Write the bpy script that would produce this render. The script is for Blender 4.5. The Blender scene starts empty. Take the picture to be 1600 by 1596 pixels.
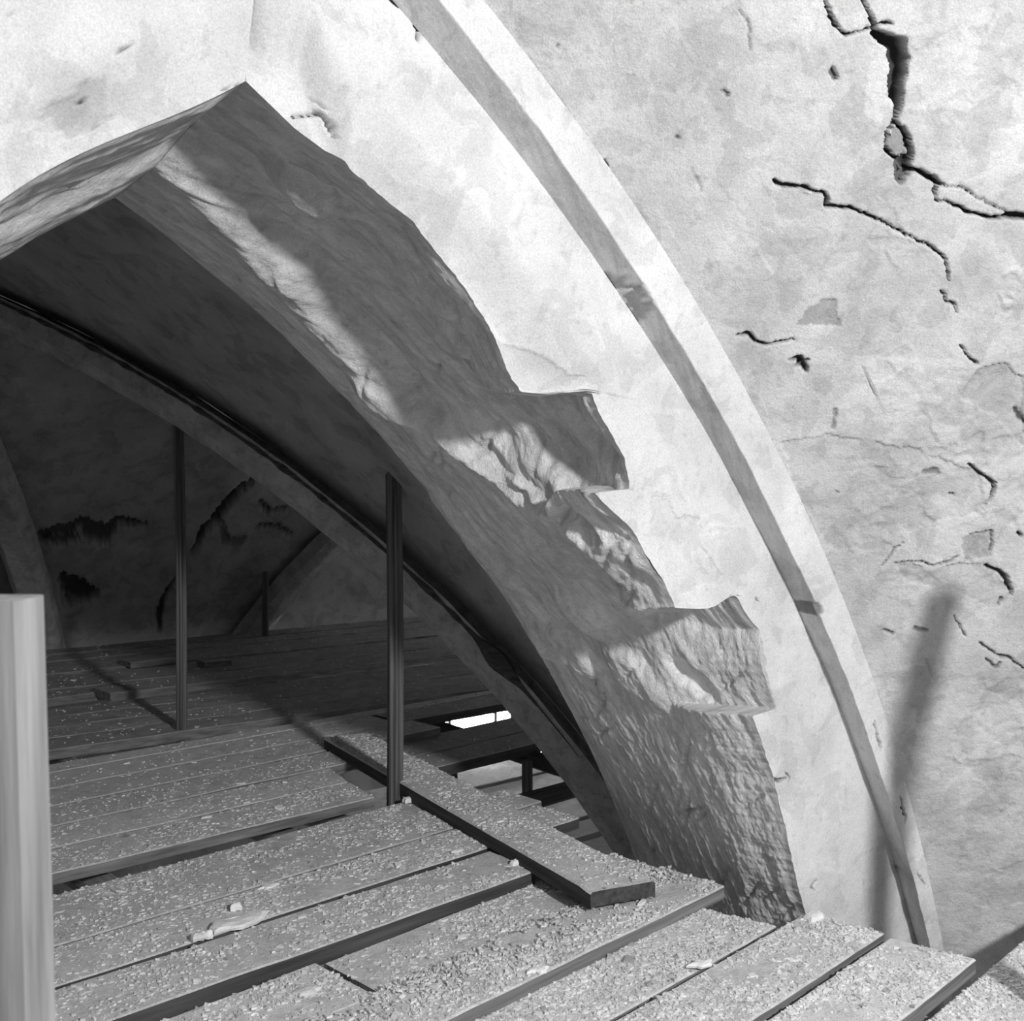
import bpy, math, random
import numpy as np

random.seed(7)
RNG = np.random.default_rng(11)
scene = bpy.context.scene
COL = scene.collection

# ------------------------------------------------------------------ camera
F_PX, CX, CY, CAM_H = 1700.0, 800.0, 798.0, 1.5
PITCH = math.atan((CY - 740.0) / F_PX)
cam_d = bpy.data.cameras.new('camera')
cam_d.sensor_width = 36.0
cam_d.lens = 36.0 * F_PX / 1600.0
cam_d.clip_start, cam_d.clip_end = 0.05, 200
cam_d.dof.use_dof = True
cam_d.dof.focus_distance = 4.0
cam_d.dof.aperture_fstop = 7.0
cam = bpy.data.objects.new('camera', cam_d)
cam.location = (0, 0, CAM_H)
cam.rotation_euler = (math.pi / 2 - PITCH, 0, 0)
COL.objects.link(cam)
scene.camera = cam

# ------------------------------------------------------------------ light
world = bpy.data.worlds.new('world')
scene.world = world
world.use_nodes = True
bg = world.node_tree.nodes['Background']
bg.inputs[0].default_value = (1, 1, 1, 1)
bg.inputs[1].default_value = 0.23

lamp_d = bpy.data.lights.new('work_lamp_light', 'POINT')       # flood lamp standing behind the photographer, to the right
lamp_d.energy = 790
lamp_d.shadow_soft_size = 0.17
lamp = bpy.data.objects.new('work_lamp_light', lamp_d)
lamp.location = (2.4, -.6, 2.74)
COL.objects.link(lamp)

vs = scene.view_settings
vs.view_transform = 'Standard'
vs.look = 'None'
vs.exposure = 0.0
vs.gamma = 1.0
vs.use_curve_mapping = False

# ------------------------------------------------------------------ measuring frames
# wall frame: s runs along the arcade wall, t into the bay behind it, z up from the deck
D2 = np.array([.824, .566]); D2 /= np.linalg.norm(D2)
N2 = np.array([-D2[1], D2[0]])
O2 = np.array([.996, 3.72])
# board frame: e along the planks, p across them
EB = np.array([.703, .711]); EB /= np.linalg.norm(EB)
GB = np.array([-EB[1], EB[0]])
FW = np.array([0, math.cos(PITCH), -math.sin(PITCH)])
UP = np.array([0, math.sin(PITCH), math.cos(PITCH)])
CAM = np.array([0, 0, CAM_H])


def wpt(s, t, z):
    s, t, z = np.broadcast_arrays(np.asarray(s, float), np.asarray(t, float), np.asarray(z, float))
    return np.stack([O2[0] + D2[0] * s + N2[0] * t, O2[1] + D2[1] * s + N2[1] * t, z], -1)


def bpt(e, p, z):
    e, p, z = np.broadcast_arrays(np.asarray(e, float), np.asarray(p, float), np.asarray(z, float))
    return np.stack([EB[0] * e + GB[0] * p, EB[1] * e + GB[1] * p, z], -1)


def to_st(P):
    q = np.asarray(P)[..., :2] - O2
    return q @ D2, q @ N2


def ray(u, v):
    return FW + np.array([1., 0, 0]) * (u - CX) / F_PX - UP * (v - CY) / F_PX


def meas_t(u, v, t):
    """a photo measurement on the vertical plane at depth t -> (s, z)"""
    r = ray(u, v)
    k = (t - (CAM[:2] - O2) @ N2) / (r[:2] @ N2)
    P = CAM + k * r
    return (P[:2] - O2) @ D2, P[2]


def meas_fn(u, v, fn, k0, k1, n=400):
    """first hit of the ray with fn(s,t,z) changing sign"""
    r = ray(u, v)
    ks = np.linspace(k0, k1, n)
    P = CAM + ks[:, None] * r
    s, t = to_st(P)
    g = fn(s, t, P[:, 2])
    i = np.where(np.sign(g[1:]) != np.sign(g[:-1]))[0]
    if len(i) == 0:
        return None
    i = i[0]
    w = g[i] / (g[i] - g[i + 1])
    Q = P[i] * (1 - w) + P[i + 1] * w
    s, t = to_st(Q)
    return float(s), float(t), float(Q[2])


# ------------------------------------------------------------------ noise
def _hash(ix, iy, seed):
    h = (ix.astype(np.int64) * 374761393 + iy.astype(np.int64) * 668265263 + seed * 1442695041) & 0xffffffff
    h = ((h ^ (h >> 13)) * 1274126177) & 0xffffffff
    h = h ^ (h >> 16)
    return (h & 0xffff) / 65535.0


def vnoise(x, y, seed=0):
    xi, yi = np.floor(x), np.floor(y)
    fx, fy = x - xi, y - yi
    fx = fx * fx * fx * (fx * (fx * 6 - 15) + 10)
    fy = fy * fy * fy * (fy * (fy * 6 - 15) + 10)
    dx, dy = x - xi, y - yi

    def g(ox, oy):
        an = _hash(xi + ox, yi + oy, seed) * 6.2831853
        return np.cos(an) * (dx - ox) + np.sin(an) * (dy - oy)
    v = (g(0, 0) * (1 - fx) + g(1, 0) * fx) * (1 - fy) + (g(0, 1) * (1 - fx) + g(1, 1) * fx) * fy
    return .5 + .75 * v


def fbm(x, y, seed=0, oct=4, gain=.5):
    s = 0; a = 1; tot = 0
    for i in range(oct):
        s = s + a * vnoise(x * 2 ** i + 17.3 * i, y * 2 ** i - 9.1 * i, seed + i)
        tot += a; a *= gain
    return s / tot - .5


def sstep(a, b, x):
    x = np.clip((x - a) / (b - a), 0, 1)
    return x * x * (3 - 2 * x)


def pdist(X, Y, pts):
    """distance to polyline and nearest interpolated width"""
    best = np.full(X.shape, 1e9); wid = np.zeros(X.shape)
    for (x0, y0, w0), (x1, y1, w1) in zip(pts[:-1], pts[1:]):
        dx, dy = x1 - x0, y1 - y0
        L = dx * dx + dy * dy + 1e-12
        q = np.clip(((X - x0) * dx + (Y - y0) * dy) / L, 0, 1)
        d = np.hypot(X - x0 - q * dx, Y - y0 - q * dy)
        m = d < best
        best = np.where(m, d, best); wid = np.where(m, w0 + q * (w1 - w0), wid)
    return best, wid


def inpoly(X, Y, poly):
    """signed-ish inside mask for a polygon"""
    ins = np.zeros(X.shape, bool)
    n = len(poly)
    for i in range(n):
        x0, y0 = poly[i]; x1, y1 = poly[(i + 1) % n]
        c = ((y0 > Y) != (y1 > Y)) & (X < (x1 - x0) * (Y - y0) / (y1 - y0 + 1e-12) + x0)
        ins ^= c
    return ins


# ------------------------------------------------------------------ materials
def new_mat(name):
    m = bpy.data.materials.new(name)
    m.use_nodes = True
    nt = m.node_tree
    b = nt.nodes['Principled BSDF']
    b.inputs['Roughness'].default_value = .9
    if 'Specular IOR Level' in b.inputs:
        b.inputs['Specular IOR Level'].default_value = .15
    return m, nt, b


def plaster(name, base, var=.25, scale=6, bump=.4, bscale=60, use_tone=True, stretch=None, fine=1.0, flaky=0):
    m, nt, b = new_mat(name)
    N, Lk = nt.nodes, nt.links
    tc = N.new('ShaderNodeTexCoord')
    src = tc.outputs['Object']
    if stretch:
        mp = N.new('ShaderNodeMapping')
        mp.inputs['Rotation'].default_value = stretch[0]
        mp.inputs['Scale'].default_value = stretch[1]
        Lk.new(src, mp.inputs[0]); src = mp.outputs[0]
    n1 = N.new('ShaderNodeTexNoise'); n1.inputs['Scale'].default_value = scale
    n1.inputs['Detail'].default_value = 9; n1.inputs['Roughness'].default_value = .62
    Lk.new(src, n1.inputs['Vector'])
    r1 = N.new('ShaderNodeMapRange')
    r1.inputs[1].default_value = .3; r1.inputs[2].default_value = .7
    r1.inputs[3].default_value = 1 - var; r1.inputs[4].default_value = 1 + var * .35
    Lk.new(n1.outputs[0], r1.inputs[0])
    # small specks
    n2 = N.new('ShaderNodeTexNoise'); n2.inputs['Scale'].default_value = 38
    n2.inputs['Detail'].default_value = 5
    Lk.new(src, n2.inputs['Vector'])
    r2 = N.new('ShaderNodeMapRange')
    r2.inputs[1].default_value = .25; r2.inputs[2].default_value = .42
    r2.inputs[3].default_value = 1 - .45 * fine; r2.inputs[4].default_value = 1
    Lk.new(n2.outputs[0], r2.inputs[0])
    mu = N.new('ShaderNodeMath'); mu.operation = 'MULTIPLY'
    Lk.new(r1.outputs[0], mu.inputs[0]); Lk.new(r2.outputs[0], mu.inputs[1])
    n5 = N.new('ShaderNodeTexNoise'); n5.inputs['Scale'].default_value = scale * 2.3
    n5.inputs['Detail'].default_value = 6; n5.inputs['Roughness'].default_value = .55; n5.inputs['Distortion'].default_value = .6
    Lk.new(src, n5.inputs['Vector'])
    r5 = N.new('ShaderNodeMapRange')
    r5.inputs[1].default_value = .53; r5.inputs[2].default_value = .57
    r5.inputs[3].default_value = 1; r5.inputs[4].default_value = 1 - var * .5
    Lk.new(n5.outputs[0], r5.inputs[0])
    n6 = N.new('ShaderNodeTexNoise'); n6.inputs['Scale'].default_value = 210
    n6.inputs['Detail'].default_value = 3
    Lk.new(src, n6.inputs['Vector'])
    r6 = N.new('ShaderNodeMapRange')
    r6.inputs[1].default_value = .3; r6.inputs[2].default_value = .7
    r6.inputs[3].default_value = .86; r6.inputs[4].default_value = 1.12
    Lk.new(n6.outputs[0], r6.inputs[0])
    m5 = N.new('ShaderNodeMath'); m5.operation = 'MULTIPLY'
    Lk.new(mu.outputs[0], m5.inputs[0]); Lk.new(r5.outputs[0], m5.inputs[1])
    m6 = N.new('ShaderNodeMath'); m6.operation = 'MULTIPLY'
    Lk.new(m5.outputs[0], m6.inputs[0]); Lk.new(r6.outputs[0], m6.inputs[1])
    out = m6.outputs[0]
    if use_tone:
        at = N.new('ShaderNodeAttribute'); at.attribute_name = 'tone'
        m2 = N.new('ShaderNodeMath'); m2.operation = 'MULTIPLY'
        Lk.new(out, m2.inputs[0]); Lk.new(at.outputs['Fac'], m2.inputs[1])
        out = m2.outputs[0]
    m3 = N.new('ShaderNodeMath'); m3.operation = 'MULTIPLY'; m3.inputs[1].default_value = base
    m3.use_clamp = True
    Lk.new(out, m3.inputs[0])
    cc = N.new('ShaderNodeCombineColor')
    for i in range(3):
        Lk.new(m3.outputs[0], cc.inputs[i])
    Lk.new(cc.outputs[0], b.inputs['Base Color'])
    n3 = N.new('ShaderNodeTexNoise'); n3.inputs['Scale'].default_value = bscale
    n3.inputs['Detail'].default_value = 8; n3.inputs['Roughness'].default_value = .65
    Lk.new(src, n3.inputs['Vector'])
    n4 = N.new('ShaderNodeTexNoise'); n4.inputs['Scale'].default_value = bscale * 5
    n4.inputs['Detail'].default_value = 4; n4.inputs['Roughness'].default_value = .7
    Lk.new(src, n4.inputs['Vector'])
    ad = N.new('ShaderNodeMath'); ad.operation = 'MULTIPLY_ADD'; ad.inputs[1].default_value = .35
    Lk.new(n4.outputs[0], ad.inputs[0]); Lk.new(n3.outputs[0], ad.inputs[2])
    hgt = ad.outputs[0]
    if flaky:
        # curled dried scales: cell plates with open joints
        nd = N.new('ShaderNodeTexNoise'); nd.inputs['Scale'].default_value = 40; nd.inputs['Detail'].default_value = 3
        Lk.new(src, nd.inputs['Vector'])
        mx = N.new('ShaderNodeVectorMath'); mx.operation = 'MULTIPLY_ADD'; mx.inputs[1].default_value = (.05, .05, .05)
        Lk.new(nd.outputs['Color'], mx.inputs[0]); Lk.new(src, mx.inputs[2])
        vo = N.new('ShaderNodeTexVoronoi'); vo.feature = 'F1'; vo.inputs['Scale'].default_value = flaky
        Lk.new(mx.outputs[0], vo.inputs['Vector'])
        sp = N.new('ShaderNodeSeparateColor'); Lk.new(vo.outputs['Color'], sp.inputs[0])
        v2 = N.new('ShaderNodeTexVoronoi'); v2.feature = 'F1'; v2.inputs['Scale'].default_value = flaky * 2.7
        Lk.new(mx.outputs[0], v2.inputs['Vector'])
        s2 = N.new('ShaderNodeSeparateColor'); Lk.new(v2.outputs['Color'], s2.inputs[0])
        a1 = N.new('ShaderNodeMath'); a1.operation = 'MULTIPLY_ADD'; a1.inputs[1].default_value = .40
        Lk.new(sp.outputs[0], a1.inputs[0]); Lk.new(hgt, a1.inputs[2])
        a2 = N.new('ShaderNodeMath'); a2.operation = 'MULTIPLY_ADD'; a2.inputs[1].default_value = .30
        Lk.new(s2.outputs[0], a2.inputs[0]); Lk.new(a1.outputs[0], a2.inputs[2])
        hgt = a2.outputs[0]
    bp = N.new('ShaderNodeBump'); bp.inputs['Strength'].default_value = bump
    bp.inputs['Distance'].default_value = .012
    Lk.new(hgt, bp.inputs['Height'])
    Lk.new(bp.outputs[0], b.inputs['Normal'])
    return m


def wood(name, base, axis='x', var=.5, bump=.5, freq=40):
    m, nt, b = new_mat(name)
    N, Lk = nt.nodes, nt.links
    tc = N.new('ShaderNodeTexCoord')
    mp = N.new('ShaderNodeMapping')
    sc = {'x': (1.5, freq, freq), 'y': (freq, 1.5, freq), 'z': (freq, freq, 1.5)}[axis]
    mp.inputs['Scale'].default_value = sc
    Lk.new(tc.outputs['Object'], mp.inputs[0])
    n = N.new('ShaderNodeTexNoise'); n.inputs['Scale'].default_value = 1.0
    n.inputs['Detail'].default_value = 7; n.inputs['Roughness'].default_value = .6
    Lk.new(mp.outputs[0], n.inputs['Vector'])
    r = N.new('ShaderNodeMapRange')
    r.inputs[1].default_value = .3; r.inputs[2].default_value = .7
    r.inputs[3].default_value = base * (1 - var); r.inputs[4].default_value = base * (1 + var)
    Lk.new(n.outputs[0], r.inputs[0])
    cc = N.new('ShaderNodeCombineColor')
    for i in range(3):
        Lk.new(r.outputs[0], cc.inputs[i])
    Lk.new(cc.outputs[0], b.inputs['Base Color'])
    bp = N.new('ShaderNodeBump'); bp.inputs['Strength'].default_value = bump
    bp.inputs['Distance'].default_value = .006
    Lk.new(n.outputs[0], bp.inputs['Height'])
    Lk.new(bp.outputs[0], b.inputs['Normal'])
    b.inputs['Roughness'].default_value = .75
    return m


M = {}
M['face'] = plaster('white_lime_plaster', .80, var=.22, scale=3.2, bump=.38, bscale=38, fine=.35)
M['web'] = plaster('grey_lime_plaster', .73, var=.26, scale=4.0, bump=.6, bscale=45, fine=.4)
M['soffit'] = plaster('rough_soffit_plaster', .86, var=.22, scale=5, bump=1.0, bscale=26, fine=.5,
                      stretch=((0, .5, .61), (1.0, 2.2, .8)))
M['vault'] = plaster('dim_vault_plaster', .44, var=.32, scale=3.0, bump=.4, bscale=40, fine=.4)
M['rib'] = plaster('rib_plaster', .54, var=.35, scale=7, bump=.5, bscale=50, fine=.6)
M['dust'] = plaster('dusty_board_top', .98, var=.22, scale=7, bump=.75, bscale=75, use_tone=True, fine=.4, flaky=130)
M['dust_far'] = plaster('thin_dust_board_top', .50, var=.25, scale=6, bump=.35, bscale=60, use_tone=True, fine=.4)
M['chip'] = plaster('plaster_chip', .95, var=.25, scale=9, bump=.4, bscale=90, use_tone=True, fine=.2)
M['wood'] = wood('weathered_board_edge', .20, 'x')
M['wood_dark'] = wood('dark_board_edge', .075, 'x')
M['post'] = wood('post_wood', .13, 'z', var=.6, freq=55)
M['post_pale'] = wood('pale_post_wood', .30, 'z', var=.45, freq=22)
M['pole'] = wood('pole_wood', .35, 'x', var=.4, freq=25)
M['floor'] = plaster('church_floor', .25, use_tone=False)
M['low'] = plaster('lower_wall_plaster', .55, use_tone=False)


# ------------------------------------------------------------------ mesh helpers
def link(o, parent=None):
    COL.objects.link(o)
    if parent is not None:
        o.parent = parent
    return o


def tag(o, label=None, cat=None, group=None, kind=None):
    if label: o['label'] = label
    if cat: o['category'] = cat
    if group: o['group'] = group
    if kind: o['kind'] = kind
    return o


def empty(name, loc=(0, 0, 0)):
    o = bpy.data.objects.new(name, None)
    o.location = loc
    o.empty_display_size = .2
    return link(o)


def raw_mesh(name, V, Fq, mats, tone=None, mat_idx=None, smooth=False):
    """V (n,3); Fq (m,4) quads"""
    me = bpy.data.meshes.new(name)
    V = np.ascontiguousarray(V, np.float32); Fq = np.ascontiguousarray(Fq, np.int32)
    k = Fq.shape[1]
    me.vertices.add(len(V)); me.vertices.foreach_set('co', V.ravel())
    me.loops.add(Fq.size); me.loops.foreach_set('vertex_index', Fq.ravel())
    me.polygons.add(len(Fq))
    me.polygons.foreach_set('loop_start', np.arange(0, Fq.size, k, dtype=np.int32))
    if mat_idx is not None:
        me.polygons.foreach_set('material_index', np.ascontiguousarray(mat_idx, np.int32))
    me.polygons.foreach_set('use_smooth', np.full(len(Fq), smooth, bool))
    for m in mats:
        me.materials.append(m)
    if tone is not None:
        a = me.attributes.new('tone', 'FLOAT', 'POINT')
        a.data.foreach_set('value', np.ascontiguousarray(tone, np.float32).ravel())
    me.update(calc_edges=True)
    me.validate()
    return me


def grid(name, P, mat, tone=None, parent=None, smooth=True, flip=False):
    """P (r,c,3) -> grid mesh object"""
    r, c = P.shape[:2]
    idx = np.arange(r * c).reshape(r, c)
    q = np.stack([idx[:-1, :-1], idx[:-1, 1:], idx[1:, 1:], idx[1:, :-1]], -1).reshape(-1, 4)
    if flip:
        q = q[:, ::-1]
    if tone is None:
        tone = np.ones(r * c)
    me = raw_mesh(name, P.reshape(-1, 3), q, [mat], tone, None, smooth)
    return link(bpy.data.objects.new(name, me), parent)


def poly_obj(name, verts, faces, mat, parent=None, tone=1.0, smooth=False):
    me = bpy.data.meshes.new(name)
    me.from_pydata([tuple(map(float, v)) for v in verts], [], faces)
    me.materials.append(mat)
    a = me.attributes.new('tone', 'FLOAT', 'POINT')
    a.data.foreach_set('value', np.full(len(verts), tone, np.float32))
    me.update()
    return link(bpy.data.objects.new(name, me), parent)


# ================================================================== STRUCTURE
# ---- the profile curves of the arcade arch (right leg, as s(z)); the left leg mirrors about the apex
S_APEX = -1.945
MIR = 2 * S_APEX
Z_BOT = -0.9
T_EDGE = .07           # the inner band is splayed back this far at the soffit arris
T_BACK = 1.0
STEP = -.10            # outer order stands this far in front


def arc_s(z, c, r):
    return c[0] + np.sqrt(np.maximum(r * r - (z - c[1]) ** 2, 1e-9))


JC, JR = (-5.858, -2.827), 6.999
AC, AR = (-5.996, -2.746), 7.06
OC, OR_ = (-5.093, -2.025), 6.039
BC, BR = (-5.06, -2.587), 5.899      # vault profile behind
KC, KR, SK = (-4.908, -2.295), 5.477, -2.014   # lower rear arris of the arch and its crown


def z_apex(c, r):
    return c[1] + math.sqrt(r * r - (S_APEX - c[0]) ** 2)


ZJ, ZA, ZO = z_apex(JC, JR), z_apex(AC, AR), z_apex(OC, OR_)
ZK = KC[1] + math.sqrt(KR * KR - (SK - KC[0]) ** 2)


def t_edge(z):
    return T_EDGE * sstep(1.62, 1.80, z)


EDGE_PX = [(400, 130), (460, 200), (540, 260), (640, 345), (713, 430), (770, 520), (829, 611), (930, 612),
           (945, 660), (975, 715), (984, 764), (928, 770), (987, 826), (1007, 866), (1035, 905), (1056, 950),
           (1146, 955), (1162, 978), (1187, 986), (1188, 1040), (1212, 1108), (1176, 1114), (1190, 1160), (1207, 1210),
           (1226, 1290), (1250, 1400), (1258, 1425), (1272, 1520), (1282, 1650), (1290, 1800)]
_e = []
for u, v in EDGE_PX:
    s, z = meas_t(u, v, 0.0 if v > 605 else T_EDGE)
    _e.append((z, s))
_e[0] = (_e[0][0], S_APEX)
for i in range(1, len(_e)):
    _e[i] = (min(_e[i][0], _e[i - 1][0] - .010), _e[i][1])
_e = sorted(_e)
EZ = np.array([a for a, b in _e]); ES = np.array([b for a, b in _e])
ZE = float(EZ[-1])
SM_PX = [(400, 130), (460, 200), (540, 260), (640, 345), (713, 430), (790, 540), (875, 612), (960, 700), (1010, 790), (1100, 900),
         (1160, 985), (1187, 1080), (1207, 1200), (1226, 1290), (1250, 1400), (1272, 1520), (1290, 1800)]
_m = sorted((meas_t(u, v, T_EDGE if v < 580 else 0.)[::-1]) for u, v in SM_PX)
MZ = np.array([a for a, b in _m]); MS = np.array([b for a, b in _m])
MS[-1] = S_APEX


def smooth_interp(z, zs, ss):
    zz = np.linspace(zs[0], zs[-1], 400)
    y = np.interp(zz, zs, ss)
    k = np.hanning(31); k /= k.sum()
    yp = np.concatenate([y[0] - (y[1:16][::-1] - y[0]), y, y[-1] + (y[-1] - y[-16:-1][::-1])])
    y2 = np.convolve(yp, k, 'valid')[:len(zz)]
    return np.interp(z, zz, y2)


def s_edge(z, right=True):
    if right:
        return np.interp(z, EZ, ES) + (.020 * fbm(z * 9, z * 0 + 2, 71, 4) + .008 * fbm(z * 45, z * 0, 73, 2)) * (1 - sstep(2.3, 2.42, z))
    return smooth_interp(z, MZ, MS)


def s_smooth(z):
    return smooth_interp(z, MZ, MS)


wall = tag(empty('wall_arcade', wpt(0, .6, 0)), 'white plastered arcade wall with a wide broken pointed arch', 'wall', kind='structure')
wall_inv = -np.array(wall.location)


def wchild(name, P, mat, tone, flip=False):
    o = grid(name, P + wall_inv, mat, tone, wall, True, flip)
    return o


def mir(s, right):
    return s if right else MIR - s


# ---- soffit (intrados) of each leg
def px_soffit(uvlist):
    """photo measurements on the soffit -> (z,b)"""
    out = []
    for u, v in uvlist:
        def fn(s, t, z):
            b = np.clip(t / T_BACK, -.5, 1.5)
            zz = np.clip(z, Z_BOT, ZE)
            return s - (s_smooth(zz) * (1 - b) + arc_s(np.minimum(zz, ZK), KC, KR) * b)
        h = meas_fn(u, v, fn, 1.5, 7)
        if h: out.append((h[2], h[1] / T_BACK))
    return out


def make_soffit(right):
    nz, nb = (820, 170) if right else (420, 110)
    a = np.linspace(0, 1, nz)[:, None]
    b = np.linspace(0, 1, nb)[None, :] * np.ones((nz, 1))
    zf, zb = Z_BOT + a * (ZE - .0005 - Z_BOT), Z_BOT + a * (ZK - .0005 - Z_BOT)
    se, sm, sb = s_edge(zf, right), s_smooth(zf), arc_s(zb, KC, KR)
    if not right:
        sb = sb + MIR - 2 * SK
    # the rear half of the arch is a lower order; its ragged front riser catches the light
    r = np.interp(zf, [1.2, 1.33, 1.45, 1.58, 1.75, 1.9, 2.05, 2.2, 2.36, 2.43], [-.1, .05, .28, .50, .60, .64, .62, .54, .46, .42])
    r = r + .10 * fbm(zf * 6, zf * 0 + 1.3, 61, 4)
    mW = sstep(1.15, 1.55, zf) if right else 1.0
    W = b * (1 - mW) + sstep(r, r + .13, b) * mW
    z = zf * (1 - W) + zb * W
    k = 1 - sstep(.16, .40, b + .12 * fbm(zf * 5, b * 5, 5))
    s = sm * (1 - W) + sb * W + (se - sm) * k
    t = t_face(zf, se, zf + (ZJ - ZE) * sstep(.79, 1.0, a)) * (1 - b) + T_BACK * b
    ds = np.gradient(sm[:, 0], zf[:, 0])
    nrm = np.hypot(1, ds)
    ns, nz_ = (-1 / nrm)[:, None], (ds / nrm)[:, None]
    env = sstep(0, .06, b) * 1.0
    sd = 3 if right else 40
    x1 = z * 1.0 + b * .9; y1 = b * 1.27 - z * .35
    lo = .45 + .55 * sstep(.5, 1.1, z)
    h = lo * (.035 * fbm(x1 * 2.2, y1 * 5.5, sd, 3) + .030 * fbm(x1 * 5, y1 * 14, sd + 3, 4)) + .012 * fbm(x1 * 16, y1 * 40, sd + 9, 4)
    tone = 1 + .30 * fbm(z * 3, b * 4, sd + 20, 4) + .55 * fbm(x1 * 6, y1 * 26, sd + 24, 4) + .3 * fbm(x1 * 30, y1 * 60, sd + 28, 3)
    h = h + .006 * fbm(x1 * 30, y1 * 75, sd + 33, 3)
    if right:
        h = h - .03 * sstep(.03, .2, b) * (1 - sstep(r - .2, r, b)) * mW
        h = h + .03 * sstep(.0, .25, b) * (1 - sstep(1.2, 1.5, z))
        for (u, v, ru, amp) in [(430, 285, .05, .035), (470, 305, .05, .03), (612, 405, .02, .02), (700, 530, .05, .03), (660, 470, .04, .02),
                                (850, 745, .10, .07), (900, 690, .07, -.05), (740, 690, .10, .05), (960, 820, .06, -.05),
                                (930, 955, .08, .04), (1010, 900, .08, -.03), (900, 1010, .09, .04), (770, 870, .08, .03), (880, 860, .06, .04),
                                (1000, 1050, .10, .03), (1080, 1060, .06, -.03), (850, 1000, .05, .03), (700, 800, .07, .03), (620, 630, .06, .03)]:
            q = px_soffit([(u, v)])
            if not q: continue
            zz, bb = q[0]
            dz, db = (z - zz), (b - bb) * T_BACK
            al = dz * .75 + db * .66; ac = -dz * .66 + db * .75
            ac = ac + .03 * fbm(z * 12, b * 12, int(u), 3)
            h = h + amp * (1 - sstep(.45, 1.0, np.hypot(al / (ru * 1.9), ac / ru)))
        # crack-like grooves
        for i in range(46):
            zz = RNG.uniform(-.1, 2.3); bb = RNG.uniform(.05, .95)
            a = RNG.uniform(.5, 1.3); ln = RNG.uniform(.03, .10)
            dz, db = (z - zz), (b - bb) * T_BACK
            al = dz * math.cos(a) - db * math.sin(a); ac = dz * math.sin(a) + db * math.cos(a) + .012 * fbm(z * 40, b * 40, i, 2)
            g = np.exp(-(al / ln) ** 2 - (ac / .007) ** 2)
            h = h - .012 * g
            tone = tone * (1 - .35 * g * RNG.uniform(0, 1))
    else:
        h = h + .0 * b
    h = h * env
    # close the arris without a gap
    h = h * (1 - sstep(.985, 1, a)) * (1 - .6 * sstep(.9, 1, b))
    if right:
        z = z + heave(s, z) * (1 - sstep(.25, .6, b))
    s = s + ns * h
    zz = z + nz_ * h
    s = np.minimum(s, 50)
    return wchild('arch_soffit', wpt(mir(s, right), t, zz), M['soffit'], np.clip(tone, .5, 1.2), flip=not right)


def face_feats(right):
    return []


def crack_px(pts, solver):
    """[(u,v,width_px)] -> [(x,y,halfwidth_m)]"""
    out = []
    for u, v, w in pts:
        h = solver(u, v)
        if h is not None:
            out.append((h[0], h[1], w * h[2] * .5))
    return out


def jag(X, Y, amp=.006, f=55, seed=0):
    return X + amp * 2 * fbm(X * f, Y * f, seed, 3), Y + amp * 2 * fbm(X * f + 31, Y * f + 7, seed + 5, 3)


def apply_crack(X, Y, depth, tone, pts, deep=.03, dark=.12, soft=1.0, seed=0, amp=.006):
    if len(pts) < 2: return depth, tone
    x0 = min(p[0] for p in pts) - .1; x1 = max(p[0] for p in pts) + .1
    y0 = min(p[1] for p in pts) - .1; y1 = max(p[1] for p in pts) + .1
    m = (X > x0) & (X < x1) & (Y > y0) & (Y < y1)
    if not m.any(): return depth, tone
    jx, jy = jag(X[m], Y[m], amp, 45, seed)
    d, w = pdist(jx, jy, pts)
    w = w * (1 + 1.0 * fbm(jx * 30, jy * 30, seed + 11, 3))
    k = 1 - sstep(.55 * w, w * 1.0 + .0012 * soft, d)
    depth[m] = np.maximum(depth[m], deep * k)
    tone[m] = tone[m] * (1 - (1 - dark) * k)
    return depth, tone


def apply_patch(X, Y, depth, tone, poly, tn=.75, dp=.006, seed=0, amp=.012):
    jx, jy = jag(X, Y, amp, 22, seed)
    k = inpoly(jx, jy, poly).astype(float)
    depth += dp * k
    tone *= 1 - (1 - tn) * k
    return depth, tone


def heave(s, z):
    return (.075 * np.exp(-((s + .33) / .075) ** 2 - ((z - .985) / .11) ** 2)
            + .022 * np.exp(-((s + .93) / .07) ** 2 - ((z - 1.745) / .05) ** 2)
            - .03 * np.exp(-((s + .62) / .07) ** 2 - ((z - 1.42) / .07) ** 2))


def t_face(zf, s, zj):
    sm = s_smooth(zf)
    cp = (s - sm) / (arc_s(zj, JC, JR) - sm) / .42
    return t_edge(zf) * (1 - sstep(.0, 1.0, cp) * .5 - .5 * np.clip(cp, 0, 1))


def z_junc(ze, a):
    return ze + (ZJ - ZE) * sstep(.79, 1.0, a)


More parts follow.
